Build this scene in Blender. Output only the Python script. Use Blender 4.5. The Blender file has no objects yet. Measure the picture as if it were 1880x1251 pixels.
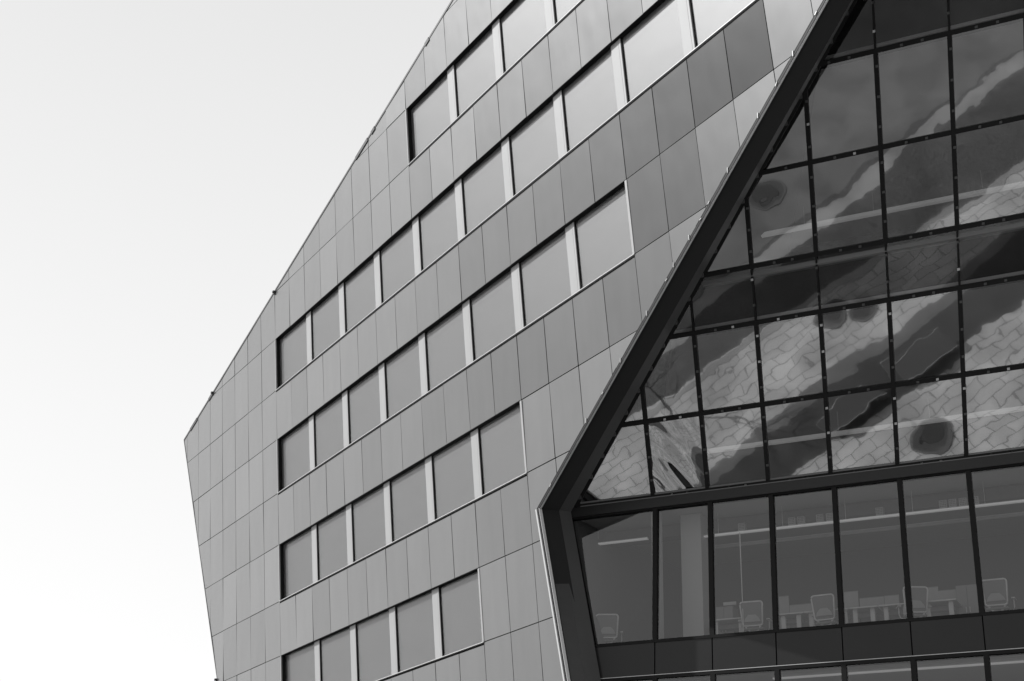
import bpy, math, random
from mathutils import Vector as V, Matrix
R = math.radians
random.seed(7)
sc = bpy.context.scene
C = sc.collection

# ------------------------------------------------------------------ camera
CAMZ = 1.6
W = Matrix(((0.99969062, -0.02487284, 0.0), (-0.01004436, -0.4037035, -0.91483474), (0.02275454, 0.91455171, -0.40382843)))
cam = bpy.data.cameras.new('camera'); cam.sensor_width = 36; cam.lens = 52.755
cam.clip_end = 3000; cam.clip_start = 0.1
co = bpy.data.objects.new('camera', cam); C.objects.link(co)
co.matrix_world = Matrix.Translation((0, 0, CAMZ)) @ W.to_4x4()
sc.camera = co
# ------------------------------------------------------------------ sky, sun, exposure
SUN_AZ, SUN_EL = -79.0, 38.5          # azimuth measured from +Y, positive towards +X
sdir = V((math.sin(R(SUN_AZ))*math.cos(R(SUN_EL)), math.cos(R(SUN_AZ))*math.cos(R(SUN_EL)), math.sin(R(SUN_EL))))
wd = bpy.data.worlds.new('World'); sc.world = wd; wd.use_nodes = True
nt = wd.node_tree; nt.nodes.clear()
sky = nt.nodes.new('ShaderNodeTexSky'); sky.sky_type = 'NISHITA'; sky.sun_disc = False
sky.sun_elevation = R(SUN_EL); sky.sun_rotation = R(SUN_AZ)
sky.air_density = 1.0; sky.dust_density = 3.0; sky.ozone_density = 1.0
bw = nt.nodes.new('ShaderNodeRGBToBW'); bg = nt.nodes.new('ShaderNodeBackground'); out = nt.nodes.new('ShaderNodeOutputWorld')
# thin veil of high cloud evens the clear sky out
tc = nt.nodes.new('ShaderNodeTexCoord'); cn = nt.nodes.new('ShaderNodeTexNoise'); cn.inputs['Scale'].default_value = 1.6; cn.inputs['Detail'].default_value = 3
cr = nt.nodes.new('ShaderNodeMapRange'); cr.inputs['To Min'].default_value = .97; cr.inputs['To Max'].default_value = 1.03
sx = nt.nodes.new('ShaderNodeSeparateXYZ'); hz = nt.nodes.new('ShaderNodeMapRange'); hz.interpolation_type = 'SMOOTHSTEP'
hz.inputs['From Min'].default_value = .0; hz.inputs['From Max'].default_value = .8; hz.inputs['To Min'].default_value = 13.2; hz.inputs['To Max'].default_value = 9.9
hm = nt.nodes.new('ShaderNodeMath'); hm.operation = 'MULTIPLY'
mx = nt.nodes.new('ShaderNodeMix'); mx.data_type = 'FLOAT'; mx.inputs['Factor'].default_value = 0.7
nt.links.new(tc.outputs['Generated'], cn.inputs['Vector']); nt.links.new(cn.outputs['Fac'], cr.inputs['Value'])
nt.links.new(sky.outputs['Color'], bw.inputs[0]); nt.links.new(bw.outputs[0], mx.inputs['A']); nt.links.new(hm.outputs[0], mx.inputs['B'])
nt.links.new(tc.outputs['Generated'], sx.inputs[0]); nt.links.new(sx.outputs['Z'], hz.inputs['Value']); nt.links.new(hz.outputs['Result'], hm.inputs[0]); nt.links.new(cr.outputs['Result'], hm.inputs[1])
nt.links.new(mx.outputs['Result'], bg.inputs['Color']); bg.inputs['Strength'].default_value = 0.1
nt.links.new(bg.outputs[0], out.inputs['Surface'])
sl = bpy.data.lights.new('sun', 'SUN'); sl.energy = 5.0; sl.angle = R(0.5); sl.color = (1, 1, 1)
so = bpy.data.objects.new('sun', sl); C.objects.link(so); so.location = (-40, 0, 60)
so.rotation_euler = (-sdir).to_track_quat('-Z', 'Y').to_euler()
sc.view_settings.view_transform = 'Standard'; sc.view_settings.look = 'None'
sc.cycles.caustics_reflective = False; sc.view_settings.gamma = 1; sc.view_settings.exposure = 0; sc.view_settings.use_curve_mapping = False

# ------------------------------------------------------------------ materials
def mat(name, base, rough=.6, metal=0, spec=.5, noise=None, bump=None, tone=False, coat=0, coatr=.05, emis=0):
    m = bpy.data.materials.new(name); m.use_nodes = True; t = m.node_tree; b = t.nodes['Principled BSDF']
    b.inputs['Roughness'].default_value = rough; b.inputs['Metallic'].default_value = metal
    b.inputs['Specular IOR Level'].default_value = spec
    b.inputs['Coat Weight'].default_value = coat; b.inputs['Coat Roughness'].default_value = coatr
    b.inputs['Base Color'].default_value = (base, base, base, 1)
    if emis:
        b.inputs['Emission Color'].default_value = (1, 1, 1, 1); b.inputs['Emission Strength'].default_value = emis
    g = t.nodes.new('ShaderNodeTexCoord'); cur = None
    if noise:                                 # (scale xyz, amount)
        mp = t.nodes.new('ShaderNodeMapping'); mp.inputs['Scale'].default_value = noise[0]
        n = t.nodes.new('ShaderNodeTexNoise'); n.inputs['Scale'].default_value = 1; n.inputs['Detail'].default_value = 5
        t.links.new(g.outputs['Object'], mp.inputs[0]); t.links.new(mp.outputs[0], n.inputs['Vector'])
        r = t.nodes.new('ShaderNodeMapRange'); r.inputs['From Min'].default_value = .25; r.inputs['From Max'].default_value = .75
        r.inputs['To Min'].default_value = base*(1-noise[1]); r.inputs['To Max'].default_value = base*(1+noise[1])
        t.links.new(n.outputs['Fac'], r.inputs['Value']); cur = r.outputs['Result']
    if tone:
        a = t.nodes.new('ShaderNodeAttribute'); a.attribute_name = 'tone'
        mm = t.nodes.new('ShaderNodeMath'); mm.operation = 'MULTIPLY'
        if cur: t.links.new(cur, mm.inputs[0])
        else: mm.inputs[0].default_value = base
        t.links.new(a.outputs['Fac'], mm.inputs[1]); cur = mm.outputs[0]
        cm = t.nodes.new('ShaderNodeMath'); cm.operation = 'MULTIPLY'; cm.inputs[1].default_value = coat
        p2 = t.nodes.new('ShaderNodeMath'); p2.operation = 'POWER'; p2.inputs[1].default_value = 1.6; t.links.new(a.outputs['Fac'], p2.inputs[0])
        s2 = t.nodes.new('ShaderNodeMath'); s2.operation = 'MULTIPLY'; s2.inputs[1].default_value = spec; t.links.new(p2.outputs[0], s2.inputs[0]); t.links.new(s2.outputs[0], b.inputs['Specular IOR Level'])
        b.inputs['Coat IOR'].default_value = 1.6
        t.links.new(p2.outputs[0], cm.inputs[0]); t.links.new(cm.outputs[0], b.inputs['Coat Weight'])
    if cur: t.links.new(cur, b.inputs['Base Color'])
    if bump:                                  # list of (scale xyz, distance)
        prev = None
        for s, d in bump:
            mp = t.nodes.new('ShaderNodeMapping'); mp.inputs['Scale'].default_value = s
            n = t.nodes.new('ShaderNodeTexNoise'); n.inputs['Scale'].default_value = 1; n.inputs['Detail'].default_value = 2
            t.links.new(g.outputs['Object'], mp.inputs[0]); t.links.new(mp.outputs[0], n.inputs['Vector'])
            bp = t.nodes.new('ShaderNodeBump'); bp.inputs['Strength'].default_value = 1; bp.inputs['Distance'].default_value = d
            t.links.new(n.outputs['Fac'], bp.inputs['Height'])
            if prev: t.links.new(prev.outputs[0], bp.inputs['Normal'])
            prev = bp
        t.links.new(prev.outputs[0], b.inputs['Normal'])
    return m

def glass(name, refl, trans, wave, graze=.9, streak=0, rough=0.0):
    """coated pane: a mirror share, a tinted see-through share; slow waves in the pane bend what it mirrors"""
    m = bpy.data.materials.new(name); m.use_nodes = True; t = m.node_tree; t.nodes.clear()
    o = t.nodes.new('ShaderNodeOutputMaterial'); mix = t.nodes.new('ShaderNodeMixShader')
    tr = t.nodes.new('ShaderNodeBsdfTransparent'); tr.inputs[0].default_value = (trans, trans, trans, 1)
    gl = t.nodes.new('ShaderNodeBsdfGlossy'); gl.inputs['Roughness'].default_value = rough*.18; gl.inputs['Color'].default_value = (.95, .95, .95, 1)
    lw = t.nodes.new('ShaderNodeLayerWeight'); lw.inputs['Blend'].default_value = .5
    pw = t.nodes.new('ShaderNodeMath'); pw.operation = 'POWER'; pw.inputs[1].default_value = 4.5
    sc_ = t.nodes.new('ShaderNodeMath'); sc_.operation = 'MULTIPLY'; sc_.inputs[1].default_value = graze
    ad = t.nodes.new('ShaderNodeMath'); ad.operation = 'ADD'; ad.inputs[1].default_value = refl; ad.use_clamp = True
    t.links.new(lw.outputs['Facing'], pw.inputs[0]); t.links.new(pw.outputs[0], sc_.inputs[0]); t.links.new(sc_.outputs[0], ad.inputs[0]); t.links.new(ad.outputs[0], mix.inputs[0])
    g = t.nodes.new('ShaderNodeTexCoord'); oi = t.nodes.new('ShaderNodeObjectInfo'); va = t.nodes.new('ShaderNodeVectorMath'); va.operation = 'ADD'
    sm = t.nodes.new('ShaderNodeMath'); sm.operation = 'MULTIPLY'; sm.inputs[1].default_value = 37.0
    t.links.new(oi.outputs['Random'], sm.inputs[0]); t.links.new(g.outputs['Object'], va.inputs[0]); t.links.new(sm.outputs[0], va.inputs[1])
    prev = None
    if streak:
        dt = t.nodes.new('ShaderNodeVectorMath'); dt.operation = 'DOT_PRODUCT'; dt.inputs[1].default_value = (1.5, -.7, 1.15)
        d2 = t.nodes.new('ShaderNodeVectorMath'); d2.operation = 'DOT_PRODUCT'; d2.inputs[1].default_value = (.22, -.1, -.3)
        cx_ = t.nodes.new('ShaderNodeCombineXYZ'); ns = t.nodes.new('ShaderNodeTexNoise'); ns.inputs['Scale'].default_value = 1; ns.inputs['Detail'].default_value = 1
        t.links.new(g.outputs['Object'], dt.inputs[0]); t.links.new(g.outputs['Object'], d2.inputs[0])
        t.links.new(dt.outputs['Value'], cx_.inputs[0]); t.links.new(d2.outputs['Value'], cx_.inputs[1]); t.links.new(cx_.outputs[0], ns.inputs['Vector'])
        prev = t.nodes.new('ShaderNodeBump'); prev.inputs['Distance'].default_value = streak; t.links.new(ns.outputs['Fac'], prev.inputs['Height'])
    for s, d in wave:
        n = t.nodes.new('ShaderNodeTexNoise'); n.inputs['Scale'].default_value = s; n.inputs['Detail'].default_value = .6
        t.links.new(va.outputs[0], n.inputs['Vector'])
        bp = t.nodes.new('ShaderNodeBump'); bp.inputs['Distance'].default_value = d
        t.links.new(n.outputs['Fac'], bp.inputs['Height'])
        if prev: t.links.new(prev.outputs[0], bp.inputs['Normal'])
        prev = bp
    t.links.new(prev.outputs[0], gl.inputs['Normal'])
    if rough:                                 # the inner pane of the double glazing mirrors the same scene a little softer and shifted
        g2 = t.nodes.new('ShaderNodeBsdfGlossy'); g2.inputs['Roughness'].default_value = rough; g2.inputs['Color'].default_value = (.95, .95, .95, 1)
        vb = t.nodes.new('ShaderNodeVectorMath'); vb.operation = 'ADD'; vb.inputs[1].default_value = (9.3, 4.1, 2.7); t.links.new(va.outputs[0], vb.inputs[0])
        n = t.nodes.new('ShaderNodeTexNoise'); n.inputs['Scale'].default_value = .4; t.links.new(vb.outputs[0], n.inputs['Vector'])
        b2 = t.nodes.new('ShaderNodeBump'); b2.inputs['Distance'].default_value = .004; t.links.new(n.outputs['Fac'], b2.inputs['Height'])
        t.links.new(prev.outputs[0], b2.inputs['Normal']); t.links.new(b2.outputs[0], g2.inputs['Normal'])
        m2 = t.nodes.new('ShaderNodeMixShader'); m2.inputs[0].default_value = .5
        t.links.new(gl.outputs[0], m2.inputs[1]); t.links.new(g2.outputs[0], m2.inputs[2]); gl = m2
    t.links.new(tr.outputs[0], mix.inputs[1]); t.links.new(gl.outputs[0], mix.inputs[2]); t.links.new(mix.outputs[0], o.inputs[0])
    return m

M = {}
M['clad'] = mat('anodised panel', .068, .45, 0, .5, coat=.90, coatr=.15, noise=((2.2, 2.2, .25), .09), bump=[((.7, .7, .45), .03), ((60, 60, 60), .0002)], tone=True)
M['black'] = mat('black profile', .008, .6, 0, .12)
M['joint'] = mat('dark joint', .02, .9, 0, .1)
M['lightmetal'] = mat('light aluminium', .31, .55, 0, .4, noise=((2, 2, 1), .05))
M['sillmetal'] = mat('bright sill aluminium', .45, .35, .3)
M['reveal'] = mat('dark coated steel sheet', .034, .45, 0, .35, noise=((.8, .8, .5), .12))
M['reveal2'] = mat('dark grey coated sheet', .055, .45, 0, .35, noise=((.8, .8, .5), .1))
M['blind'] = mat('woven blind', .045, .50, 0, 1.0, noise=((.5, .5, 3), .08), coat=.12, coatr=.5, bump=[((.5, .5, .7), .01)])
M['winglass'] = glass('window glass', .03, .98, [(.6, .004)], .1)
M['uglass'] = glass('coated leaning glass', .33, .5, [(.45, .010), (1.5, .0028), (3.5, .0006)], rough=.045)
M['ripple'] = glass('strongly rippled glass', .30, .55, [(.5, .008), (1.5, .003)], streak=.15, rough=.02)
M['uspan'] = mat('spandrel backing', .012, .6, 0, .2)
M['uspanglass'] = glass('dark spandrel glass', .075, .5, [(.45, .010), (1.5, .0028)], rough=.05)
M['lglass'] = glass('office glass', .07, .54, [(.5, .006), (2, .001)])
M['lspan'] = mat('spandrel sheet', .018, .35, 0, .2, noise=((.6, .6, .6), .08), bump=[((1, 1, 1), .006)])
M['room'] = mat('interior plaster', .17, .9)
M['ceil'] = mat('interior ceiling', .5, .9)
M['carpet'] = mat('interior carpet', .12, .95)
M['white'] = mat('white enamel', .75, .5)
M['whitep'] = mat('pale plastic', .6, .5)
M['frame'] = mat('window frame paint', .22, .5)
M['mesh'] = mat('chair mesh', .22, .9)
M['screen'] = mat('felt screen', .42, .9, noise=((3, 3, 3), .08))
M['cabinet'] = mat('cabinet laminate', .30, .6)
M['cabinet2'] = mat('weathered steel', .09, .8)
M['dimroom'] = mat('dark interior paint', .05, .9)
M['bark'] = mat('dark bark', .05, .9)
M['lamp'] = mat('lamp diffuser', .8, .5, emis=.22)
M['clip'] = mat('dull zinc', .35, .5, .3)
M['clipd'] = mat('dark zinc', .05, .5, .3)

def ground_mat(name, base, kind):
    m = bpy.data.materials.new(name); m.use_nodes = True; t = m.node_tree; b = t.nodes['Principled BSDF']; b.inputs['Roughness'].default_value = .9
    g = t.nodes.new('ShaderNodeTexCoord')
    n = t.nodes.new('ShaderNodeTexNoise'); n.inputs['Scale'].default_value = .5; n.inputs['Detail'].default_value = 8
    t.links.new(g.outputs['Object'], n.inputs['Vector'])
    r = t.nodes.new('ShaderNodeMapRange'); r.inputs['From Min'].default_value = .3; r.inputs['From Max'].default_value = .7
    r.inputs['To Min'].default_value = .62; r.inputs['To Max'].default_value = 1.3
    t.links.new(n.outputs['Fac'], r.inputs['Value'])
    mm = t.nodes.new('ShaderNodeMath'); mm.operation = 'MULTIPLY'; t.links.new(r.outputs[0], mm.inputs[0]); mm.inputs[1].default_value = base
    cur = mm.outputs[0]
    if kind == 'pave':
        mp = t.nodes.new('ShaderNodeMapping'); mp.inputs['Rotation'].default_value = (0, 0, R(60))
        br = t.nodes.new('ShaderNodeTexBrick'); br.inputs['Scale'].default_value = 1
        br.inputs['Brick Width'].default_value = .8; br.inputs['Row Height'].default_value = .4; br.inputs['Mortar Size'].default_value = .018
        br.inputs['Color1'].default_value = (1, 1, 1, 1); br.inputs['Color2'].default_value = (.82, .82, .82, 1); br.inputs['Mortar'].default_value = (.3, .3, .3, 1)
        t.links.new(g.outputs['Object'], mp.inputs[0]); t.links.new(mp.outputs[0], br.inputs['Vector'])
        m2 = t.nodes.new('ShaderNodeMath'); m2.operation = 'MULTIPLY'; t.links.new(cur, m2.inputs[0]); t.links.new(br.outputs['Color'], m2.inputs[1]); cur = m2.outputs[0]
    if kind == 'lawn':
        n2 = t.nodes.new('ShaderNodeTexNoise'); n2.inputs['Scale'].default_value = 14; n2.inputs['Detail'].default_value = 4
        t.links.new(g.outputs['Object'], n2.inputs['Vector'])
        r2 = t.nodes.new('ShaderNodeMapRange'); r2.inputs['From Min'].default_value = .35; r2.inputs['From Max'].default_value = .65; r2.inputs['To Min'].default_value = .5; r2.inputs['To Max'].default_value = 1.5
        t.links.new(n2.outputs['Fac'], r2.inputs['Value'])
        m2 = t.nodes.new('ShaderNodeMath'); m2.operation = 'MULTIPLY'; t.links.new(cur, m2.inputs[0]); t.links.new(r2.outputs[0], m2.inputs[1]); cur = m2.outputs[0]
    t.links.new(cur, b.inputs['Base Color'])
    return m
M['pave'] = ground_mat('pale paving slabs', .49, 'pave')
M['shadow_tone'] = ground_mat('shadow_tone', .045, 'plain')  # dark colour of the painted shadow on the forecourt
M['grey'] = ground_mat('smooth grey tarmac', .14, 'plain')
M['lawn'] = ground_mat('short grass', .07, 'lawn')
M['kerb'] = ground_mat('pale concrete', .28, 'plain')
M['soil'] = ground_mat('soil', .05, 'lawn')

# ------------------------------------------------------------------ mesh helpers
class MB:
    def __init__(s): s.v = []; s.f = []; s.t = []; s.mi = []
    def face(s, pts, tone=1., mi=0):
        i = len(s.v); s.v += [tuple(p) for p in pts]; s.f.append(list(range(i, i+len(pts)))); s.t.append(tone); s.mi.append(mi)
    def hexa(s, p, tone=1., mi=0):          # p[0:4] one face, p[4:8] the opposite face
        i = len(s.v); s.v += [tuple(q) for q in p]
        for f in ((0, 1, 2, 3), (7, 6, 5, 4), (0, 4, 5, 1), (1, 5, 6, 2), (2, 6, 7, 3), (3, 7, 4, 0)):
            s.f.append([i+k for k in f]); s.t.append(tone); s.mi.append(mi)
    def prism(s, front, back, tone=1., mi=0):
        n = len(front); i = len(s.v); s.v += [tuple(q) for q in front]+[tuple(q) for q in back]
        s.f.append([i+k for k in range(n)]); s.f.append([i+n+k for k in reversed(range(n))]); s.t += [tone]*2; s.mi += [mi]*2
        for k in range(n):
            j = (k+1) % n; s.f.append([i+k, i+n+k, i+n+j, i+j]); s.t.append(tone); s.mi.append(mi)
    def tube(s, pts, r, n=8, closed=False, mi=0):
        pts = [V(p) for p in pts]; rings = []; m = len(pts)
        for k, p in enumerate(pts):
            a = pts[k-1] if (k > 0 or closed) else p; b = pts[(k+1) % m] if (k < m-1 or closed) else p
            d = (b-a).normalized(); u = d.cross(V((0, 0, 1)))
            if u.length < .2: u = d.cross(V((1, 0, 0)))
            u.normalize(); w = u.cross(d)
            rr = r[k] if isinstance(r, (list, tuple)) else r
            i = len(s.v); s.v += [tuple(p+(u*math.cos(2*math.pi*q/n)+w*math.sin(2*math.pi*q/n))*rr) for q in range(n)]; rings.append(i)
        for k in range(m if closed else m-1):
            a, b = rings[k], rings[(k+1) % m]
            for q in range(n):
                s.f.append([a+q, a+(q+1) % n, b+(q+1) % n, b+q]); s.t.append(1.); s.mi.append(mi)
        if not closed:
            for rg in (rings[0], rings[-1]): s.f.append([rg+q for q in range(n)]); s.t.append(1.); s.mi.append(mi)
    def box(s, x0, x1, y0, y1, z0, z1, mi=0):
        s.hexa([(x0, y0, z0), (x1, y0, z0), (x1, y1, z0), (x0, y1, z0), (x0, y0, z1), (x1, y0, z1), (x1, y1, z1), (x0, y1, z1)], mi=mi)
    def build(s, name, mats, parent=None, bevel=0, smooth=False):
        me = bpy.data.meshes.new(name); me.from_pydata(s.v, [], s.f)
        for m in (mats if isinstance(mats, list) else [mats]): me.materials.append(m)
        at = me.attributes.new('tone', 'FLOAT', 'FACE')
        at.data.foreach_set('value', s.t); me.polygons.foreach_set('material_index', s.mi)
        import bmesh
        bm = bmesh.new(); bm.from_mesh(me); bmesh.ops.recalc_face_normals(bm, faces=bm.faces); bm.to_mesh(me); bm.free()
        if smooth: me.polygons.foreach_set('use_smooth', [True]*len(me.polygons))
        me.update()
        o = bpy.data.objects.new(name, me); C.objects.link(o)
        if parent: o.parent = parent
        if bevel:
            b = o.modifiers.new('bevel', 'BEVEL'); b.width = bevel; b.segments = 2; b.limit_method = 'ANGLE'
        return o
def tag(o, label=None, cat=None, group=None, kind=None):
    if label: o['label'] = label
    if cat: o['category'] = cat
    if group: o['group'] = group
    if kind: o['kind'] = kind
    return o
def empty(name, loc=(0, 0, 0), rz=0):
    o = bpy.data.objects.new(name, None); C.objects.link(o); o.location = loc; o.rotation_euler = (0, 0, rz); o.empty_display_size = .3
    return o
def copy_tree(o, parent=None):
    c = o.copy(); C.objects.link(c)
    if parent: c.parent = parent
    for ch in list(o.children): copy_tree(ch, c)
    return c
def clip(poly, a, b, c):                    # keep a*x+b*y+c >= 0
    res = []
    for i in range(len(poly)):
        p, q = poly[i], poly[(i+1) % len(poly)]
        dp, dq = a*p[0]+b*p[1]+c, a*q[0]+b*q[1]+c
        if dp >= 0: res.append(p)
        if (dp >= 0) != (dq >= 0):
            t = dp/(dp-dq); res.append((p[0]+(q[0]-p[0])*t, p[1]+(q[1]-p[1])*t))
    return res
def clipl(poly, p, q):                      # keep the left side of p->q
    dx, dy = q[0]-p[0], q[1]-p[1]
    return clip(poly, -dy, dx, dy*p[0]-dx*p[1]) if poly else []
class Plane:
    def __init__(s, o, ex, ey, n): s.o = V(o); s.ex = V(ex); s.ey = V(ey); s.n = V(n)
    def p(s, a, b, d=0): return s.o + s.ex*a + s.ey*b - s.n*d
    def bar(s, m, a0, a1, b0, b1, d0, d1, mi=0, tone=1.):
        m.hexa([s.p(a0, b0, d0), s.p(a1, b0, d0), s.p(a1, b1, d0), s.p(a0, b1, d0), s.p(a0, b0, d1), s.p(a1, b0, d1), s.p(a1, b1, d1), s.p(a0, b1, d1)], tone, mi)
    def line(s, m, p, q, hw, d0, d1, mi=0, ax=None):     # bar along an in-plane segment
        A, B = s.p(*p), s.p(*q); d = (B-A).normalized(); w = d.cross(s.n).normalized()*hw
        N = s.n
        m.hexa([A-w-N*d0, A+w-N*d0, A+w-N*d1, A-w-N*d1, B-w-N*d0, B+w-N*d0, B+w-N*d1, B-w-N*d1], 1., mi)
UPZ = V((0, 0, CAMZ))
PW = 1.3292
hA = V((-0.49823096, 0.86704435, 0)); vA = V((-0.09476354, -0.05445411, 0.99400937)); nA = V((-0.86185021, -0.49524624, -0.10929492))
A = Plane(V((-8.02615989, 48.87818586, 17.61386019))+UPZ, -hA*PW, vA, nA)          # u in panel widths, v in metres
hg = V((0.8927021, -0.45064728, 0)); nL = V((-0.45016069, -0.8917382, 0.0464579)); vL = V((0.02093613, 0.04147307, 0.99892025))
L = Plane(V((3.50856844, 34.7580547, 7.7770351))+UPZ, hg, vL, nL)
nU = V((-0.34918881, -0.69171967, -0.63213217)); vU = V((-0.14173622, -0.62784563, 0.76532393)).normalized()
U = Plane(V((3.52426823, 34.88044488, 11.37123788))+UPZ, hg, vU, nU)

# ------------------------------------------------------------------ the ground
def ground(name, pts, z, m):
    mb = MB(); mb.face([(x, y, z) for x, y in pts]); o = mb.build(name, m); tag(o, kind='structure'); return o
ground('pavement', [(-500, -500), (500, -500), (500, 500), (-500, 500)], 0, M['pave'])
ground('lawn', [(-40, 45.5), (-18, 45.5), (-7.1, 27.6), (-3.2, 21.2), (.9, 15.6), (7.5, 3), (20, -25), (-40, -25)], .004, M['lawn'])
ground('road', [(-40, 28), (-9, 27), (-5.9, 19.6), (-.6, 8.3), (9.5, -14), (14, -25), (-40, -25)], .008, M['grey'])
ground('path', [(-9.6, 28), (-9, 28.2), (-5.3, 20.8), (-2.75, 15.2), (.0, 8.5), (14.5, -25), (14, -25), (-.5, 8.3), (-3.3, 14.8), (-5.9, 20.1)], .012, M['kerb'])
ground('shadow_band', [(-4.6, 33.5), (-3.1, 33.5), (-.4, 27.6), (1.9, 24.2), (3.1, 21.0), (5.2, 17.8), (8.4, 14), (8.2, 9), (5, 13), (3.0, 17.0), (1.9, 19.7), (.5, 22.7), (-1.0, 24.9), (-2.9, 28.9)], .012, M['shadow_tone'])  # the building's shadow across the forecourt, laid as a dark sheet
ground('shadow_edge', [(-5.05, 33.5), (-4.6, 33.5), (-2.9, 28.9), (-1.0, 24.9), (.5, 22.7), (1.9, 19.7), (3.0, 17.0), (2.6, 16.8), (1.5, 19.5), (.1, 22.4), (-1.4, 24.6), (-3.35, 28.7)], .013, M['grey'])  # mid-grey strip painted as the soft edge of that shadow
ground('kerb_strip', [(-7.0, 27.75), (-6.8, 27.9), (-2.95, 21.4), (1.15, 15.75), (7.7, 3.1), (7.5, 3.0), (.9, 15.6), (-3.2, 21.2)], .016, M['kerb'])

# ------------------------------------------------------------------ the building
bld = empty('office_building', A.p(4, -19.3) * 1.0); bld.location.z = 0
tag(bld, 'angular office block clad in grey metal panels with a dark framed glass front', 'building')
class Par:                                  # parts are built in world space, so undo the parent's offset
    pass
inv = bld.matrix_basis.inverted()
def part(mb, name, m, parent=bld, **k):
    o = mb.build(name, m, None, **k); o.parent = parent
    if parent is bld: o.matrix_parent_inverse = Matrix.Translation(-bld.location)
    return o
# outline of the clad face in (u, v)
TOPL = (-7.28, 2.98); K = (12.29, -6.64)
def roofv(u): return 2.86 + (u+7.28)*(15.45-2.86)/(27+7.28)
VB = -19.3
roofA, roofB = (-7.28, 2.86), (27., 15.45)
leftB = (-7.28+ (2.86-VB)/10.26*2.86*1.0, VB)
F1 = (27., 5.26); F0 = (13.7, VB)
GAPU = .10/PW
def outline(poly, gap=0.0):
    """cut a (u,v) polygon to the face; returns the pieces"""
    poly = clipl(poly, roofB, roofA)
    poly = clipl(poly, roofA, leftB)
    if not poly: return []
    up = clip(poly, 0, 1, -K[1]); lo = clip(poly, 0, -1, K[1])
    res = []
    if up:
        up = clipl(up, (K[0]-gap, K[1]), (F1[0]-gap, F1[1]))
        if up: res.append(up)
    if lo:
        lo = clipl(lo, (F0[0]-gap*.4, F0[1]), (K[0]-gap*.4, K[1]))
        if lo: res.append(lo)
    return [r for r in res if len(r) > 2]
FL = 3.705; WH = 1.91
t_ = lambda k: FL*(3-k)                     # head of window band k; its sill is WH lower
bands = {1: (8, 26), 2: (0, 20), 3: (0, 16), 4: (0, 12), 5: (0, 10)}
mb = MB()
G = .011                                    # half joint
rng = random.Random(3)
dark = {}  # dimmer reflections towards the right, put into the tone of the sheets
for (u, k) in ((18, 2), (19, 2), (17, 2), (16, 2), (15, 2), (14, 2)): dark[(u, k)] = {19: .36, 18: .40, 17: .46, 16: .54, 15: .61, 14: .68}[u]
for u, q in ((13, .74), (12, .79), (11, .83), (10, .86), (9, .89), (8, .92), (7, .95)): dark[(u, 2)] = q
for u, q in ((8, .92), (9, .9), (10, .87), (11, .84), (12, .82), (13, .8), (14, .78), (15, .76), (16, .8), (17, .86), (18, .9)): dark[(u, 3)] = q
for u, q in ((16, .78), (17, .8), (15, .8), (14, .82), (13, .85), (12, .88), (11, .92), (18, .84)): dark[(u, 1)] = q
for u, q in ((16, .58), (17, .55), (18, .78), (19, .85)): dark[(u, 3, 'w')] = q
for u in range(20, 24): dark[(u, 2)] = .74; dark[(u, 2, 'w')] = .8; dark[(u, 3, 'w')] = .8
rows = []
for k in range(-1, 10):
    rows.append((k, 'w', t_(k)-WH, t_(k))); rows.append((k, 's', t_(k+1), t_(k)-WH))
for k, kind, v0, v1 in rows:
    for u in range(-9, 28):
        if kind == 'w' and k in bands and bands[k][0] <= u < bands[k][1]: continue
        a0, a1 = u+G/PW, u+1-G/PW; b0, b1 = v0+G, v1-G
        # space for the sill profile under a window band, and its lip above
        if kind == 's' and k in bands and bands[k][0] <= u < bands[k][1]: b1 = v1-.075
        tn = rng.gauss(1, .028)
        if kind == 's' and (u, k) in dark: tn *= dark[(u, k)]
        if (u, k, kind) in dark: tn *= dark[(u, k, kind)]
        ta, tb = rng.gauss(0, .004), rng.gauss(0, .004)      # no two sheets hang quite flush
        for pc in outline([(a0, b0), (a1, b0), (a1, b1), (a0, b1)], GAPU):
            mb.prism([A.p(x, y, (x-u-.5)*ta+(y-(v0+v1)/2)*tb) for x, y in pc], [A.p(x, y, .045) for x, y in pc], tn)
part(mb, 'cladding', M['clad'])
# backing wall: solid behind sheets and windows
mb = MB()
big = [(-12, VB-.01), (27, VB-.01), (27, 20), (-12, 20)]
def holes_rows():
    out_ = []
    for k, kind, v0, v1 in rows:
        if kind == 'w' and k in bands:
            a, b = bands[k]; out_ += [((-12, a), v0, v1, .05), ((a, b), v0, v1, .20), ((b, 27), v0, v1, .05)]
        else: out_.append(((-12, 27), v0, v1, .05))
    return out_
for (a, b), v0, v1, d in holes_rows():
    for pc in outline([(a, v0), (b, v0), (b, v1), (a, v1)], 0):
        mb.prism([A.p(x, y, d) for x, y in pc], [A.p(x, y, .6) for x, y in pc])
part(mb, 'backing_wall', M['joint'])
# the body of the block behind, kept clear of the glazed rooms
mb = MB()
for pc in outline([(-12, VB), (9, VB), (9, 20), (-12, 20)]):
    f = [A.p(x, y, .62) for x, y in pc]
    f = [V((p.x, p.y, max(p.z, 0))) for p in f]
    mb.prism(f, [p+V((.86, .5, 0))*13 for p in f])
part(mb, 'rear_block', M['lspan'])
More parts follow.
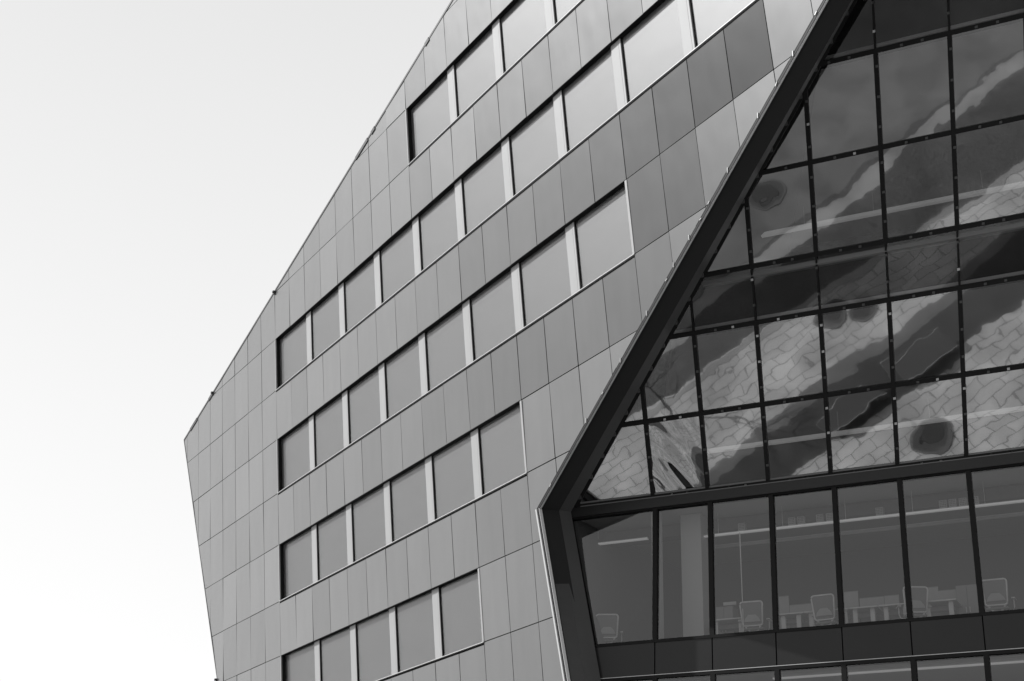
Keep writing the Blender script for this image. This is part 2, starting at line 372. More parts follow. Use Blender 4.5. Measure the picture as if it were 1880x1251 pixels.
# coping along the roof edge and the raking corner
mb = MB()
A.line(mb, roofA, (27, 15.45), .035, -.015, .3)
A.line(mb, leftB, roofA, .02, -.01, .2)
for ua, ub in ((-6.7, -6.1), (-5.1, -4.8), (5.3, 6.0), (6.2, 6.4), (9.1, 9.3)): A.line(mb, (ua, roofv(ua)-.02), (ub, roofv(ub)-.02), .06, -.03, .25)
part(mb, 'coping', M['reveal2'])
for i, (u, v) in enumerate(((0.02, 5.52), (-4.75, 3.78), (-4.5, -7.25))):
    mb = MB(); A.bar(mb, u-.035, u+.035, v-.04, v+.04, -.09, .0); A.bar(mb, u-.012, u+.012, v-.11, v+.02, -.04, .02)
    part(mb, 'safety_anchor', M['clipd'], bevel=.01)

# window bands ---------------------------------------------------------------
GD = .14                                    # how deep the panes lie
for k, (a, b) in bands.items():
    top, bot = t_(k), t_(k)-WH
    mb = MB()                                # head lining, with its light lip
    A.bar(mb, a, b, top-.0, top+.012, .003, .155)
    A.bar(mb, a, a+.012, bot, top, .003, .155); A.bar(mb, b-.012, b, bot, top, .003, .155)
    part(mb, 'window_reveal', M['black'])
    mb = MB(); A.bar(mb, a-.012, a+.016, bot-.02, top, -.014, .03)
    part(mb, 'edge_trim', M['lightmetal'])
    mb = MB(); A.bar(mb, a-.01, b+.01, bot-.014, bot+.008, -.03, .13)
    part(mb, 'sill', M['sillmetal'], bevel=.004)
    mb = MB(); A.bar(mb, b-.05, b+.012, bot+.012, top-.02, -.014, .10)
    part(mb, 'end_post', M['lightmetal'], bevel=.004)
    for u in range(a, b, 2):
        x0, x1 = u+(.0 if u == a else .11), u+2-(.11 if u+2 < b else .07)
        # pane
        mb = MB(); A.bar(mb, u+.013, u+1.987, bot+.013, top-.001, GD, GD+.012)
        w = part(mb, 'window', M['winglass'])
        mb = MB(); A.bar(mb, u+.02, u+1.98, bot+.02, top-.01, GD+.014, GD+.018)
        bl = mb.build('blind', M['blind']); bl.parent = w
        mb = MB()
        A.bar(mb, u+.013, u+1.987, bot+.013, bot+.055, GD-.014, GD-.001)
        A.bar(mb, u+1.83, u+1.987, bot+.055, top, GD-.010, GD-.001)
        fr = mb.build('window_frame', M['frame']); fr.parent = w
        if u+2 < b:
            mb = MB(); A.bar(mb, u+1.87, u+2.10, bot+.012, top-.002, .104, GD-.001)
            A.bar(mb, u+2.108, u+2.165, bot+.012, top-.002, .100, GD-.001)
            A.bar(mb, u+2.10, u+2.108, bot+.012, top-.003, .112, GD-.001, mi=1); A.bar(mb, u+2.165, u+2.185, bot+.012, top-.003, .116, GD-.001, mi=1)
            part(mb, 'mullion', [M['lightmetal'], M['black']], bevel=.002)

# the big dark frame -----------------------------------------------------------
UK, UT = (-2.06, -.03), (8.85, 15.0)         # inner edge on the leaning glass
LK, LB = (-2.28, 3.32), (.45, -9.37)         # inner edge on the upright glass
def lerp(a, b, t): return a+(b-a)*t
oK, oT, oB = A.p(*K), A.p(*F1), A.p(*F0)
iKu, iT = U.p(*UK, -.12), U.p(*UT, -.12)
iKl, iB = L.p(*LK, -.12), L.p(*LB, -.12)
iK = (iKu+iKl)/2
def strip(mb, a0, a1, b0, b1, t=.02, n=40):
    back = ((a1-a0).cross(b0-a0)).normalized()*t
    if back.dot(V((-.5, .2, .8))) < 0: back = -back
    for i in range(n):
        s0, s1 = i/n, (i+1)/n
        q = [a0.lerp(a1, s0), a0.lerp(a1, s1), b0.lerp(b1, s1), b0.lerp(b1, s0)]
        mb.hexa(q+[p+back for p in q])
fold = nL*(-.0)
mT, mK, mB_ = oT.lerp(iT, .6)+nL*.10, oK.lerp(iK, .6)+nL*.10, oB.lerp(iB, .6)+nL*.10
mb = MB(); strip(mb, oK, oT, mK, mT); strip(mb, oK, oB, mK, mB_)
part(mb, 'portal_frame', M['reveal'])
mb = MB(); strip(mb, mK, mT, iK, iT); strip(mb, mK, mB_, iK, iB)
part(mb, 'frame_lining', M['reveal2'])
mb = MB()
def lip(p, q, hw, off, d0, d1):
    A.line(mb, (p[0]+off, p[1]), (q[0]+off, q[1]), hw, d0, d1)
lip(K, F1, .004, .066, .0, .04)
lip(F0, K, .030, -.03, -.05, .10); lip(F0, K, .008, .055, -.03, .05)
part(mb, 'edge_trim', M['sillmetal'])
mb = MB(); A.line(mb, (K[0]-.01, K[1]), (F1[0]-.01, F1[1]), .056, .0, .1); A.line(mb, (F0[0]+.02, F0[1]), (K[0]+.02, K[1]), .018, -.02, .1)
part(mb, 'shadow_gap', M['black'])
for s, dx, rot in ((.045, .0, .5), (.16, -.03, 1.2), (.205, .02, .3), (.26, -.01, 1.1), (.335, -.02, 1.4), (.385, .02, .3), (.41, -.04, 1.3), (.45, -.03, 1.5), (.475, .02, .2), (.50, -.02, .4), (.545, .0, 1.2), (.62, -.02, 1.3), (.66, .01, .6), (.70, -.01, 1.3), (.75, .0, .4)):
    u, v = lerp(K[0], F1[0], s*.8), lerp(K[1], F1[1], s*.8)
    mb = MB(); c, sn = math.cos(rot)*.05, math.sin(rot)*.06
    A.line(mb, (u-.05+dx-c/2, v-sn), (u-.05+dx+c/2, v+sn), .009, -.02, .04)
    part(mb, 'fixing_clip', M['sillmetal'])

# leaning glass ---------------------------------------------------------------------
ux = [-4, 0, 1.4, 2.9, 4.39, 5.93, 7.46, 8.97, 10.5, 12.0]
uv_ = [0, 1.91, 3.89, 5.21, 7.27, 9.32, 10.62, 12.6, 14.6]
kindU = ['v', 'v', 's', 'v', 'v', 's', 'v', 'v']
def cutU(poly, off=0): return clipl(poly, (UT[0]+off, UT[1]), (UK[0]+off, UK[1]))
# the opening lies right of the frame line
def frameu(v): return lerp(UK[0], UT[0], (v-UK[1])/(UT[1]-UK[1]))
rng = random.Random(11)
for j, kd in enumerate(kindU):
    for i in range(len(ux)-1):
        pc = cutU([(ux[i], uv_[j]), (ux[i+1], uv_[j]), (ux[i+1], uv_[j+1]), (ux[i], uv_[j+1])], .0)
        if len(pc) < 3: continue
        ta, tb = rng.gauss(0, .0035), rng.gauss(0, .0035)
        cxp, cyp = sum(p[0] for p in pc)/len(pc), sum(p[1] for p in pc)/len(pc)
        F = lambda x, y, d: U.p(x, y, d+(x-cxp)*ta+(y-cyp)*tb)
        mb = MB(); mb.face([F(x, y, 0) for x, y in pc])
        if kd == 'v':
            part(mb, 'glass_pane', M['ripple'] if (i, j) == (1, 0) else M['uglass'])
        else:
            p_ = part(mb, 'spandrel_glass', M['uspanglass'])
            pb = [(x, y-.12 if abs(y-uv_[j]) < .001 else y) for x, y in pc]; mb = MB(); mb.prism([U.p(x, y, .065) for x, y in pb], [U.p(x, y, .11) for x, y in pb])
            q_ = mb.build('spandrel_backing', M['uspan']); q_.parent = p_
# bars
def clips(o_par, plane, pts, along, pale):
    for (x, y) in pts:
        mb = MB(); plane.bar(mb, x-.028, x+.028, y-.026, y+.026, -.07, -.055)
        c = mb.build('glazing_clip', M['clip'] if rng.random() < pale else M['clipd']); c.parent = o_par
for i in range(1, len(ux)):
    for j, kd in enumerate(kindU):
        v0, v1 = uv_[j]+.0, uv_[j+1]
        # cut by the frame line
        fv = lerp(UK[1], UT[1], (ux[i]-UK[0])/(UT[0]-UK[0]))
        v1c = min(v1, fv)
        if v1c <= v0+.02: continue
        hw = .046 if kd == 'v' else .02
        mb = MB(); U.bar(mb, ux[i]-hw, ux[i]+hw, v0, v1c, -.055, .10)
        m_ = part(mb, 'mullion', M['black'])
        n = 3 if kd == 'v' else 2
        pts = [(ux[i]+(.02 if kd == 'v' else 0), v0+(v1c-v0)*(q+.7)/(n+.2)) for q in range(n) if v1c-v0 > 1]
        clips(m_, U, pts, 1, .35 if (i >= 3 and j < 3) else .03)
for j, v in enumerate(uv_):
    u0 = frameu(v)
    thick = .05 if j else .03
    mb = MB(); U.bar(mb, u0, 12.0, v-thick, v+thick, -.054 if j else -.07, .12)
    m_ = part(mb, 'transom', M['black'])
    pts = []
    for i in range(len(ux)-2):
        for q in (.36, .64):
            x = ux[i]+(ux[i+1]-ux[i])*q
            if x > u0+.2: pts.append((x, v+.0))
    clips(m_, U, pts, 0, .3 if j in (0, 1, 2, 4) else .05)
mb = MB(); U.line(mb, UK, UT, .05, -.06, .1)
g_ = part(mb, 'edge_gasket', M['black'])
for q in range(26):
    s = (q+.5)/30; x, y = lerp(UK[0], UT[0], s)-.03, lerp(UK[1], UT[1], s)
    mb = MB(); U.bar(mb, x-.06, x+.05, y-.045, y+.045, -.10, -.05)
    c = mb.build('glazing_clip', M['clipd']); c.parent = g_
# beam between the leaning and the upright glass
mb = MB()
a0, a1 = U.p(-2.1, -.03, -.10), U.p(12, -.03, -.10); b0, b1 = L.p(-2.28, 3.27, -.10), L.p(12, 3.27, -.10)
mb.hexa([a0, a1, b1, b0] + [p-nL*.25 for p in (a0, a1, b1, b0)])
part(mb, 'beam', M['lspan'])

# upright glass -------------------------------------------------------------------------
lx = [-4, 0, 1.4, 2.9, 4.4, 5.9, 7.42, 8.93, 10.45, 12.0]
def cutL(poly): return clipl(poly, LK, LB) if False else clip_right(poly)
def clip_right(poly):
    dx, dy = LB[0]-LK[0], LB[1]-LK[1]
    return clip(poly, -dy, dx, dy*LK[0]-dx*LK[1])
def framel(v): return lerp(LK[0], LB[0], (v-LK[1])/(LB[1]-LK[1]))
lv = [(-9.37, -8.2, 's'), (-8.2, -4.95, 'v'), (-4.95, -4.1, 's'), (-4.1, -.84, 'v'), (-.84, 0, 's'), (0, 3.27, 'v')]
for v0, v1, kd in lv:
    for i in range(len(lx)-1):
        pc = clip_right([(lx[i], v0), (lx[i+1], v0), (lx[i+1], v1), (lx[i], v1)])
        if len(pc) < 3: continue
        if kd == 'v':
            ta, tb = rng.gauss(0, .003), rng.gauss(0, .003)
            mb = MB(); mb.face([L.p(x, y, (x-pc[0][0])*ta+(y-pc[0][1])*tb) for x, y in pc]); part(mb, 'glass_pane', M['lglass'])
        else:
            g2 = .014
            pc = clip_right([(lx[i]+g2, v0+.03), (lx[i+1]-g2, v0+.03), (lx[i+1]-g2, v1-.03), (lx[i]+g2, v1-.03)])
            ta, tb = rng.gauss(0, .004), rng.gauss(0, .004)
            mb = MB(); mb.prism([L.p(x, y, -.03+(x-pc[0][0])*ta+(y-pc[0][1])*tb) for x, y in pc], [L.p(x, y, .05) for x, y in pc]); part(mb, 'spandrel_panel', M['lspan'])
mb = MB()
for v0, v1, kd in lv:
    if kd == 's':
        a = framel(v1)+.02
        mb.hexa([L.p(a, v0, .06), L.p(12, v0, .06), L.p(12, v1, .06), L.p(a, v1, .06)]+[L.p(a, v0, .3), L.p(12, v0, .3), L.p(12, v1, .3), L.p(a, v1, .3)])
part(mb, 'spandrel_backing', M['black'])
for i in range(1, len(lx)):
    for v0, v1, kd in lv:
        if kd != 'v': continue
        mb = MB(); L.bar(mb, lx[i]-.055, lx[i]+.055, v0, v1, -.05, .12)
        part(mb, 'mullion', M['black'])
for v, h_ in ((3.27, .03), (0, .035), (-.84, .035), (-4.1, .035), (-4.95, .035), (-8.2, .035)):
    mb = MB(); L.bar(mb, framel(v), 12, v-h_, v+h_, -.049, .121); part(mb, 'transom', M['black'])
mb = MB(); L.line(mb, LK, LB, .045, -.055, .1); part(mb, 'edge_gasket', M['black'])
mb = MB(); L.bar(mb, framel(-.84), 12, -.80, -.785, -.056, -.05)
part(mb, 'drip_edge', M['clip'])

# rooms behind the glass -------------------------------------------------------------------
def room(z0, z1, f0, f1, ul0, ul1, depth=5.5, wall='room'):
    """f0/f1: points on the glass line at floor and ceiling height; ul: left end there"""
    inw = V((.45, .89, 0)).normalized()
    bl, br = f0(ul0), f0(12.0); tl, tr = f1(ul1), f1(12.0)
    for p in (bl, br): p.z = z0
    for p in (tl, tr): p.z = z1
    backl = V((bl.x, bl.y, 0))+inw*depth; backr = V((br.x, br.y, 0))+inw*depth
    z = V((0, 0, 1))
    def slab(q, t, nm, m):
        mb = MB(); mb.prism(q, [p+t for p in q]); part(mb, nm, m)
    slab([bl, br, backr+z*z0, backl+z*z0], V((0, 0, -.12)), 'floor_slab', M['carpet'])
    slab([tl, tr, backr+z*z1, backl+z*z1], V((0, 0, .12)), 'ceiling', M['ceil'])
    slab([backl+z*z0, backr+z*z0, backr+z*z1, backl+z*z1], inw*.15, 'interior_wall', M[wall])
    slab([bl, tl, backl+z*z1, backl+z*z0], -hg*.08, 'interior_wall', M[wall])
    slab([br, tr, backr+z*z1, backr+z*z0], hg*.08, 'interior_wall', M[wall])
Lz = lambda v: L.p(0, v).z
Uz = lambda v: U.p(0, v).z
fl = lambda v: (lambda a: L.p(a, v, .14))
fu = lambda v: (lambda a: U.p(a, v, .02))
room(Lz(-.22), Lz(3.32), fl(-.22), fl(3.32), framel(-.22)+.1, framel(3.3)+.1)
room(Lz(-4.3), Lz(-.80), fl(-4.3), fl(-.80), framel(-4.3)+.1, framel(-.8)+.1)
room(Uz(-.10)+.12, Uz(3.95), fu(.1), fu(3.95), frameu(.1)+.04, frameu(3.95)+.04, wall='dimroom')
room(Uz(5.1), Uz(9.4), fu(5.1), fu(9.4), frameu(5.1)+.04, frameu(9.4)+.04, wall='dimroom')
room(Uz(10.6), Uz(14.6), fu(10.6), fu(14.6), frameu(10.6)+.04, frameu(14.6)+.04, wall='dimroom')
FZ = Lz(-.22)                                # office floor
# plan frame of the office: a along the glass, d behind it
def off(a, d, z=0): p = L.p(a, -.22) + V((.45, .89, 0)).normalized()*d; return V((p.x, p.y, FZ+z))
AZ = math.atan2(hg.y, hg.x)
# columns
mb = MB(); a = off(.33, 1.0); b = off(.85, 1.0); c = off(.85, 1.5); d = off(.33, 1.5)
mb.prism([a, b, c, d], [p+V((0, 0, 3.52)) for p in (a, b, c, d)]); part(mb, 'column', M['whitep'])
mb = MB(); a = off(-.17, .32); b = off(-.0, .32); c = off(.0, .6); d = off(-.17, .6)
mb.prism([a, b, c, d], [p+V((0, 0, 3.50)) for p in (a, b, c, d)]); part(mb, 'column', M['whitep'])
mb = MB(); a = off(-2, 1.6, 3.2); b = off(11.9, 1.6, 3.2); c = off(11.9, 2.0, 3.2); d = off(-2, 2.0, 3.2)
mb.prism([a, b, c, d], [p+V((0, 0, .3)) for p in (a, b, c, d)]); part(mb, 'ceiling_beam', M['room'])

# ------------------------------------------------------------------ things in the office
def tocam(px, py, dist_behind):              # a seen point and how far behind the glass line it stands
    r = W @ V(((px-940)/2755, -(py-625.5)/2755, -1))
    p0 = off(0, dist_behind); n = V((.45, .89, 0)).normalized()
    o = V((0, 0, CAMZ)); t = (p0-o).dot(n)/r.dot(n); return o+r*t
def at_a(px, py, d):
    p = tocam(px, py, d)-off(0, 0); return p.dot(hg), p.z
def make_chair():
    t = empty('office_chair')
    # local: x right, y towards the room (the chair faces +y, its back to the glass)
    mb = MB(); n = 6; pts = []
    w0, w1, z0, z1, r = .235, .265, .52, 1.06, .06
    def corner(cx, cz, a0):
        return [(cx+r*math.cos(a0+q*math.pi/2/4), 0, cz+r*math.sin(a0+q*math.pi/2/4)) for q in range(5)]
    pts = corner(w1-r, z1-r, 0)+corner(-w1+r, z1-r, math.pi/2)+corner(-w0+r, z0+r, math.pi)+corner(w0-r, z0+r, 1.5*math.pi)
    pts = [(x, -.22-.10*((z-.5)/.56)+.10*abs(x)*0, z) for x, y, z in pts]
    mb.tube(pts, .019, 8, closed=True); mb.build('back_frame', M['white'], t, smooth=True)
    mb = MB(); mb.face([(x*.95, y-.003, z) for x, y, z in pts]); mb.build('mesh_panel', M['mesh'], t)
    mb = MB(); f = [(-.20, -.25, .60), (.20, -.25, .60), (.17, -.25, .68), (.09, -.262, .77), (-.09, -.262, .77), (-.17, -.25, .68)]
    mb.prism([V(p)+V((0, -.02, 0)) for p in f], [V(p) for p in f]); mb.build('lumbar_support', M['screen'], t, bevel=.01)
    mb = MB(); mb.box(-.24, .24, -.22, .24, .43, .49); mb.build('seat', M['mesh'], t, bevel=.03)
    mb = MB(); mb.tube([(-.2, -.23, .53), (-.1, -.16, .42), (0, -.1, .38), (.1, -.16, .42), (.2, -.23, .53)], .02); mb.box(-.09, .09, -.12, .1, .36, .43); mb.build('seat_bracket', M['white'], t)
    for s in (-1, 1):
        mb = MB(); mb.tube([(s*.2, -.02, .41), (s*.31, -.02, .43), (s*.335, -.02, .50), (s*.335, .0, .67)], .013); mb.box(s*.335-.035, s*.335+.035, -.12, .13, .67, .695); mb.build('armrest', M['white'], t)
    mb = MB(); mb.tube([(0, 0, .07), (0, 0, .37)], .022); mb.build('gas_column', M['whitep'], t)
    mb = MB()
    for q in range(5):
        a = q*2*math.pi/5+.3; mb.tube([(0, 0, .10), (math.cos(a)*.3, math.sin(a)*.3, .065)], [.028, .016])
    b = mb.build('star_base', M['whitep'], t)
    for q in range(5):
        a = q*2*math.pi/5+.3; mb = MB(); c = V((math.cos(a)*.3, math.sin(a)*.3, .03)); mb.tube([c-V((.02, 0, 0)), c+V((.02, 0, 0))], .03, 10); mb.build('castor', M['mesh'], b)
    return t
CH = [(1387, 1158, .75, 0.05, 'white framed mesh office chair seen from behind, right beside the slim pole'),
      (1521, 1145, .75, -.08, 'white framed mesh office chair half hidden by the bar left of the wide desk'),
      (1679, 1133, .75, .42, 'white framed mesh office chair turned sideways across a glazing bar'),
      (1833, 1113, .75, .0, 'white framed mesh office chair standing alone in the rightmost pane, clear of any desk'),
      (1116, 1180, .7, .35, 'dim turned office chair alone in the leftmost slanted pane')]
ch0 = make_chair()
for i, (px, py, d, rz, lb) in enumerate(CH):
    a, _ = at_a(px, py, d); o = ch0 if i == 0 else copy_tree(ch0)
    # back is .22 towards the glass from the stem
    o.location = off(a, d, 0); o.rotation_euler = (0, 0, AZ+rz)
    tag(o, lb, 'office chair', 'office chairs behind the glass')
# desks
def desk(x0, x1, d, h, lb):
    a0, z0 = at_a(x0, 1120, d); a1, _ = at_a(x1, 1120, d); w = (a1-a0)/2
    t = empty('desk', off((a0+a1)/2, d+.4), AZ); tag(t, lb, 'desk', 'office desks by the glass')
    mb = MB(); mb.box(-w, w, -.4, .4, h-.03, h); mb.build('desk_top', M['white'], t, bevel=.004)
    for s in (-1, 1):
        mb = MB(); mb.box(s*(w-.14)-.05, s*(w-.14)+.05, -.3, -.24, .03, h-.03); mb.box(s*(w-.14)-.05, s*(w-.14)+.05, -.35, .35, 0, .03); mb.build('leg', M['white'], t)
    mb = MB(); mb.box(-w+.1, w-.1, -.05, .1, h-.16, h-.06); mb.build('cable_tray', M['cabinet'], t)
    return t
desk(1300, 1367, .75, .80, 'pale desk end with a low cabinet, left of the first chair')
desk(1424, 1474, .75, .80, 'short white topped desk just right of the first glazing bar')
desk(1475, 1560, .75, .80, 'white topped desk half behind the second chair')
desk(1556, 1611, .75, .80, 'white topped desk with a tall grey felt screen at its left')
desk(1613, 1672, .75, .80, 'white topped desk left of the sideways turned chair')
desk(1690, 1757, .75, .80, 'white topped desk right of the sideways turned chair')
def screen(x0, x1, ytop, lb, d=1.6, m='screen', nm='desk_screen', cat='desk screen', zb=.65, grp='grey screens on the desks'):
    a0, _ = at_a(x0, 1100, d); a1, z = at_a(x1, ytop, d)
    t = empty(nm, off((a0+a1)/2, d), AZ); tag(t, lb, cat, grp)
    w = abs(a1-a0)/2; h = z
    mb = MB(); mb.box(-w, w, -.02, .02, zb, h); mb.build('panel', M[m], t, bevel=.006)
    mb = MB(); mb.box(-w, w, -.024, .024, h, h+.012); mb.build('top_rail', M['cabinet'], t)
    return t
def zt(x, y, d=1.6): return at_a(x, y, d)[1]
screen(1430, 1448, 1095, 'narrow grey felt screen rising above the first short desk')
screen(1449, 1500, 1108, 'low wide grey screen between the first and second chairs')
screen(1548, 1575, 1086, 'tall pale grey felt screen right of the second chair')
screen(1578, 1623, 1096, 'low grey felt screen over the middle desk')
screen(1624, 1650, 1093, 'low grey felt screen next left of the sideways chair')
screen(1700, 1722, 1078, 'tall grey felt screen right of the sideways chair')
screen(1723, 1756, 1083, 'low grey felt screen beside the tall cabinet')
def cabinet(x0, x1, ytop, d, lb):
    a0, _ = at_a(x0, 1100, d); a1, h = at_a(x1, ytop, d); w = (a1-a0)/2
    t = empty('cabinet', off((a0+a1)/2, d+.22), AZ); tag(t, lb, 'cabinet')
    mb = MB(); mb.box(-w, w, -.2, .2, 0, h); mb.build('carcass', M['cabinet'], t, bevel=.006)
    for s in (-1, 1):
        mb = MB(); mb.box(min(s*.006, s*(w-.01)), max(s*.006, s*(w-.01)), -.22, -.2, .05, h-.02); dr = mb.build('door', M['cabinet'], t)
        mb = MB(); mb.box(s*.04-.01, s*.04+.01, -.24, -.22, h*.5, h*.5+.12); mb.build('handle', M['white'], dr)
cabinet(1311, 1345, 1112, 1.3, 'low grey cabinet standing at the left end of the desks')
cabinet(1756, 1793, 1072, 1.4, 'tall grey cabinet between the last desk and the lone chair')
# monitor on the low cabinet
a, z = at_a(1336, 1103, 1.3); t = empty('monitor', off(a, 1.45, z-.08), AZ); tag(t, 'thin pale monitor seen above the low cabinet', 'monitor')
mb = MB(); mb.box(-.16, .16, -.02, .02, .0, .08); mb.build('display', M['whitep'], t, bevel=.005)
mb = MB(); mb.box(-.03, .03, .02, .04, -.08, .06); mb.build('stand', M['cabinet'], t)
# slim pole
a, z = at_a(1358, 978, .45); mb = MB(); p = off(a, .45); mb.tube([p+V((0, 0, .5)), p+V((0, 0, z))], [.008, .016]); mb.tube([p, p+V((0, 0, .5))], .008); mb.tube([p, p+V((0, 0, .02))], .1, 16)
tag(mb.build('pole', M['white']), 'slim bright pole standing behind the third pane', 'pole')
# linear lamps hanging parallel to the glass
def lamp_rail(px, py, x1, d, lb, hangers, r=.025, y1=None, wide=.04, grp='long ceiling lamps'):
    a0, z = at_a(px, py, d); a1, _ = at_a(x1, py, d); w = (a1-a0)/2
    t = empty('linear_lamp', off((a0+a1)/2, d, z), AZ); tag(t, lb, 'lamp', grp)
    mb = MB(); mb.box(-w, w, -.05, .05, .012, .05); mb.build('housing', M['whitep'], t)
    mb = MB(); mb.box(-w, w, -.045, .045, 0, .012); mb.box(-w, w, -.062, -.05, .0, wide); mb.build('diffuser', M['lamp'], t)
    for h in hangers:
        a, _ = at_a(h, py, d); x = a-(a0+a1)/2; mb = MB(); mb.box(x-.004, x+.004, -.004, .004, .05, .75); mb.build('hanger', M['white'], t)
    return z
RD = 1.25
zr = lamp_rail(1311, 985, 2050, RD, 'long bright lamp rail hung behind the upright panes, carrying small perforated boxes', (1319, 1438, 1555, 1680, 1815), wide=.035)
lamp_rail(1070, 1004, 1190, RD, 'short bright lamp rail in the leftmost slanted pane', (1098,), wide=.03)
lamp_rail(1255, 991, 1301, RD, 'short lamp rail between the pale column and the third pane', (1262,), wide=.02)
for i, (x, lb) in enumerate(((1362, 'single perforated box on the lamp rail above the slim pole'), (1454, 'left box of a close pair on the rail in the fourth pane'), (1471, 'second box of a close pair on the rail in the fourth pane'),
        (1506, 'box left of the glazing bar, third from left in the fourth pane'), (1524, 'box touching the glazing bar at the right of the fourth pane'), (1616, 'lone perforated box on the rail in the middle pane'),
        (1734, 'leftmost box of the row of four near the right end'), (1752, 'second box of the row of four near the right end'), (1771, 'third box of the row of four, left of the bar'), (1793, 'box just right of the bar, last of the row'))):
    a, _ = at_a(x, 950, RD); q = off(a, RD, zr+.05)
    t = empty('perforated_box', q, AZ); tag(t, lb, 'box', 'perforated boxes on the lamp rail')
    mb = MB(); mb.box(-.09, .09, -.06, .06, 0, .19); mb.build('case', M['screen'], t, bevel=.01)
    mb = MB()
    for r_ in range(4):
        for c_ in range(4): mb.box(-.06+c_*.035, -.045+c_*.035, -.064, -.06, .03+r_*.04, .045+r_*.04)
    mb.build('perforation', M['reveal2'], t)
a0, z = at_a(1300, 1010, 2.2); 
t = empty('cable_duct', off(5, 2.2, z), AZ); tag(t, 'dim cable duct running along the ceiling behind the lamp rail', 'duct')
mb = MB(); mb.box(-5, 6.5, -.05, .05, 0, .07); mb.build('channel', M['screen'], t)
mb = MB(); mb.box(-5, 6.5, -.06, -.05, .07, .085); mb.build('lid', M['whitep'], t)
# rails in the rooms above and below
def upper_rail(px, py, d, x1, hang, lb, wide=.085):
    n = V((.45, .89, 0)).normalized(); r = W @ V(((px-940)/2755, -(py-625.5)/2755, -1)); o = V((0, 0, CAMZ))
    tt = (off(0, d)-o).dot(n)/r.dot(n); p = o+r*tt
    t = empty('linear_lamp', p, AZ); tag(t, lb, 'lamp', 'long ceiling lamps')
    mb = MB(); mb.box(0, x1, -.05, .05, .012, .06); mb.build('housing', M['whitep'], t)
    mb = MB(); mb.box(0, x1, -.05, .05, 0, .012); mb.box(0, x1, -.062, -.05, 0, wide); mb.build('diffuser', M['lamp'], t)
    for h in hang: mb = MB(); mb.box(h-.006, h+.006, -.006, .006, .06, .6); mb.build('hanger', M['white'], t)
upper_rail(1300, 832, .1, 12.2, (1.4, 3.2, 5.3, 7.7), 'bright ceiling rail behind the lowest row of leaning panes')
upper_rail(1370, 441, -2.4, 9.5, (1.4, 3.0, 5.4), 'bright ceiling rail behind the upper leaning panes')
upper_rail(1420, 1248, 1.0, 11, (1.4, 4.5), 'lamp rail in the storey under the spandrels at the bottom edge', .03)

# ------------------------------------------------------------------ things on the forecourt, mirrored in the leaning glass
def tree_pit(x, y, r, lb):
    t = empty('tree_pit', (x, y, 0)); tag(t, lb, 'tree pit', 'round tree pits in the paving')
    def disc(r0, r1, z0, z1, nm, m):
        mb = MB(); n = 40
        for q in range(n):
            a, b = 2*math.pi*q/n, 2*math.pi*(q+1)/n
            P = lambda rr, an, z: (rr*math.cos(an), rr*math.sin(an), z)
            if r0 > 0: mb.hexa([P(r0, a, z0), P(r1, a, z0), P(r1, b, z0), P(r0, b, z0), P(r0, a, z1), P(r1, a, z1), P(r1, b, z1), P(r0, b, z1)])
        if r0 == 0: mb.prism([P(r1, 2*math.pi*q/n, z1) for q in range(n)], [P(r1, 2*math.pi*q/n, z0) for q in range(n)])
        mb.build(nm, m, t)
    disc(r*.84, r, 0, .05, 'rim', M['cabinet2']); disc(r*.6, r*.83, .002, .04, 'grate', M['reveal2']); disc(0, r*.58, .002, .045, 'soil', M['reveal'])
tree_pit(3.4, 25.2, .72, 'round dark tree pit in the paving nearest the right of the lowest glass row')
tree_pit(-2.0, 21.7, .6, 'round dark tree pit by the kerb, the left one of a close pair')
tree_pit(-.9, 21.2, .5, 'round dark tree pit by the kerb, the right one of a close pair')
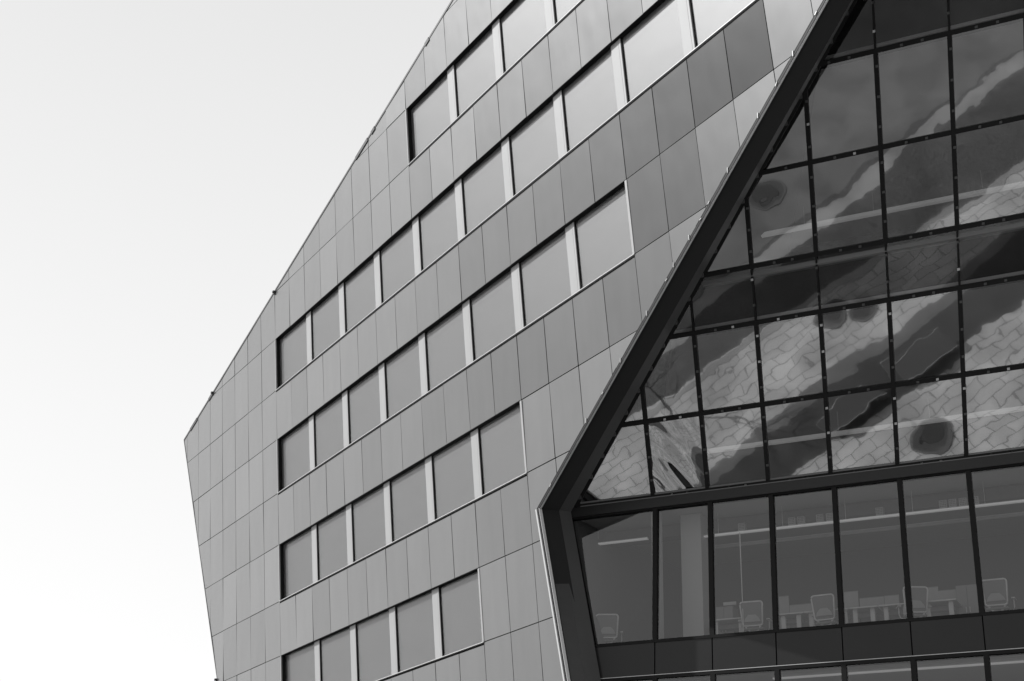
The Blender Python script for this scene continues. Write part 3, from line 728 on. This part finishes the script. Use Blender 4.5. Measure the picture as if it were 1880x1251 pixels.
tree_pit(-6.9, 17.3, .7, 'round dark tree pit alone in the smooth tarmac')
def bench(x, y, rz, lb):
    t = empty('bench', (x, y, 0), rz); tag(t, lb, 'bench', 'dark benches on the shadow strip')
    mb = MB(); mb.box(-1.05, 1.05, -.42, .42, .40, .5); mb.build('seat', M['reveal2'], t, bevel=.01)
    for s in (-1, 1):
        mb = MB(); mb.box(s*.85-.12, s*.85+.12, -.38, .38, 0, .4); mb.build('leg', M['reveal2'], t)
    for s in (-1, 1):
        mb = MB(); mb.box(-1.05, 1.05, s*.432-.01, s*.432+.01, .47, .505); mb.build('edge_rail', M['clip'], t)
bench(1.7, 22.7, R(115), 'dark bench with pale edge rails farther from the glass front')
bench(.5, 25.4, R(115), 'dark bench with pale edge rails nearer the glass front')

# a bare young tree on the forecourt; the camera sees it only mirrored in the leaning glass
def bare_tree(x, y, h, lb, seed):
    rg = random.Random(seed); t = empty('young_tree', (x, y, 0)); tag(t, lb, 'tree')
    mb = MB(); pts = [V((0, 0, 0))]
    for q in range(5): pts.append(pts[-1]+V((rg.uniform(-.06, .06), rg.uniform(-.06, .06), h/5)))
    mb.tube(pts, [.06, .055, .048, .04, .03, .012]); mb.build('trunk', M['bark'], t)
    mb = MB()
    def branch(p, d, l, r, n):
        q = [p]
        for k in range(4):
            d = (d+V((rg.uniform(-.25, .25), rg.uniform(-.25, .25), rg.uniform(-.05, .2)))).normalized(); q.append(q[-1]+d*l/4)
        mb.tube(q, [r, r*.8, r*.6, r*.4, r*.15], 6)
        if n:
            for k in (1, 2, 3, 4):
                a = rg.uniform(0, 6.28); branch(q[k], (d+V((math.cos(a), math.sin(a), .3))*.8).normalized(), l*.55, r*.5, n-1)
    for k in range(11):
        a = k*2.4+rg.uniform(-.3, .3); i = 2+k % 4
        branch(pts[i], V((math.cos(a), math.sin(a), .6)).normalized(), 1.5-.18*(i-2), .024, 2)
    mb.build('branches', M['bark'], t)
bare_tree(-5.7, 27.4, 3.6, 'bare thin branched young tree mirrored in the lowest left leaning panes', 4)
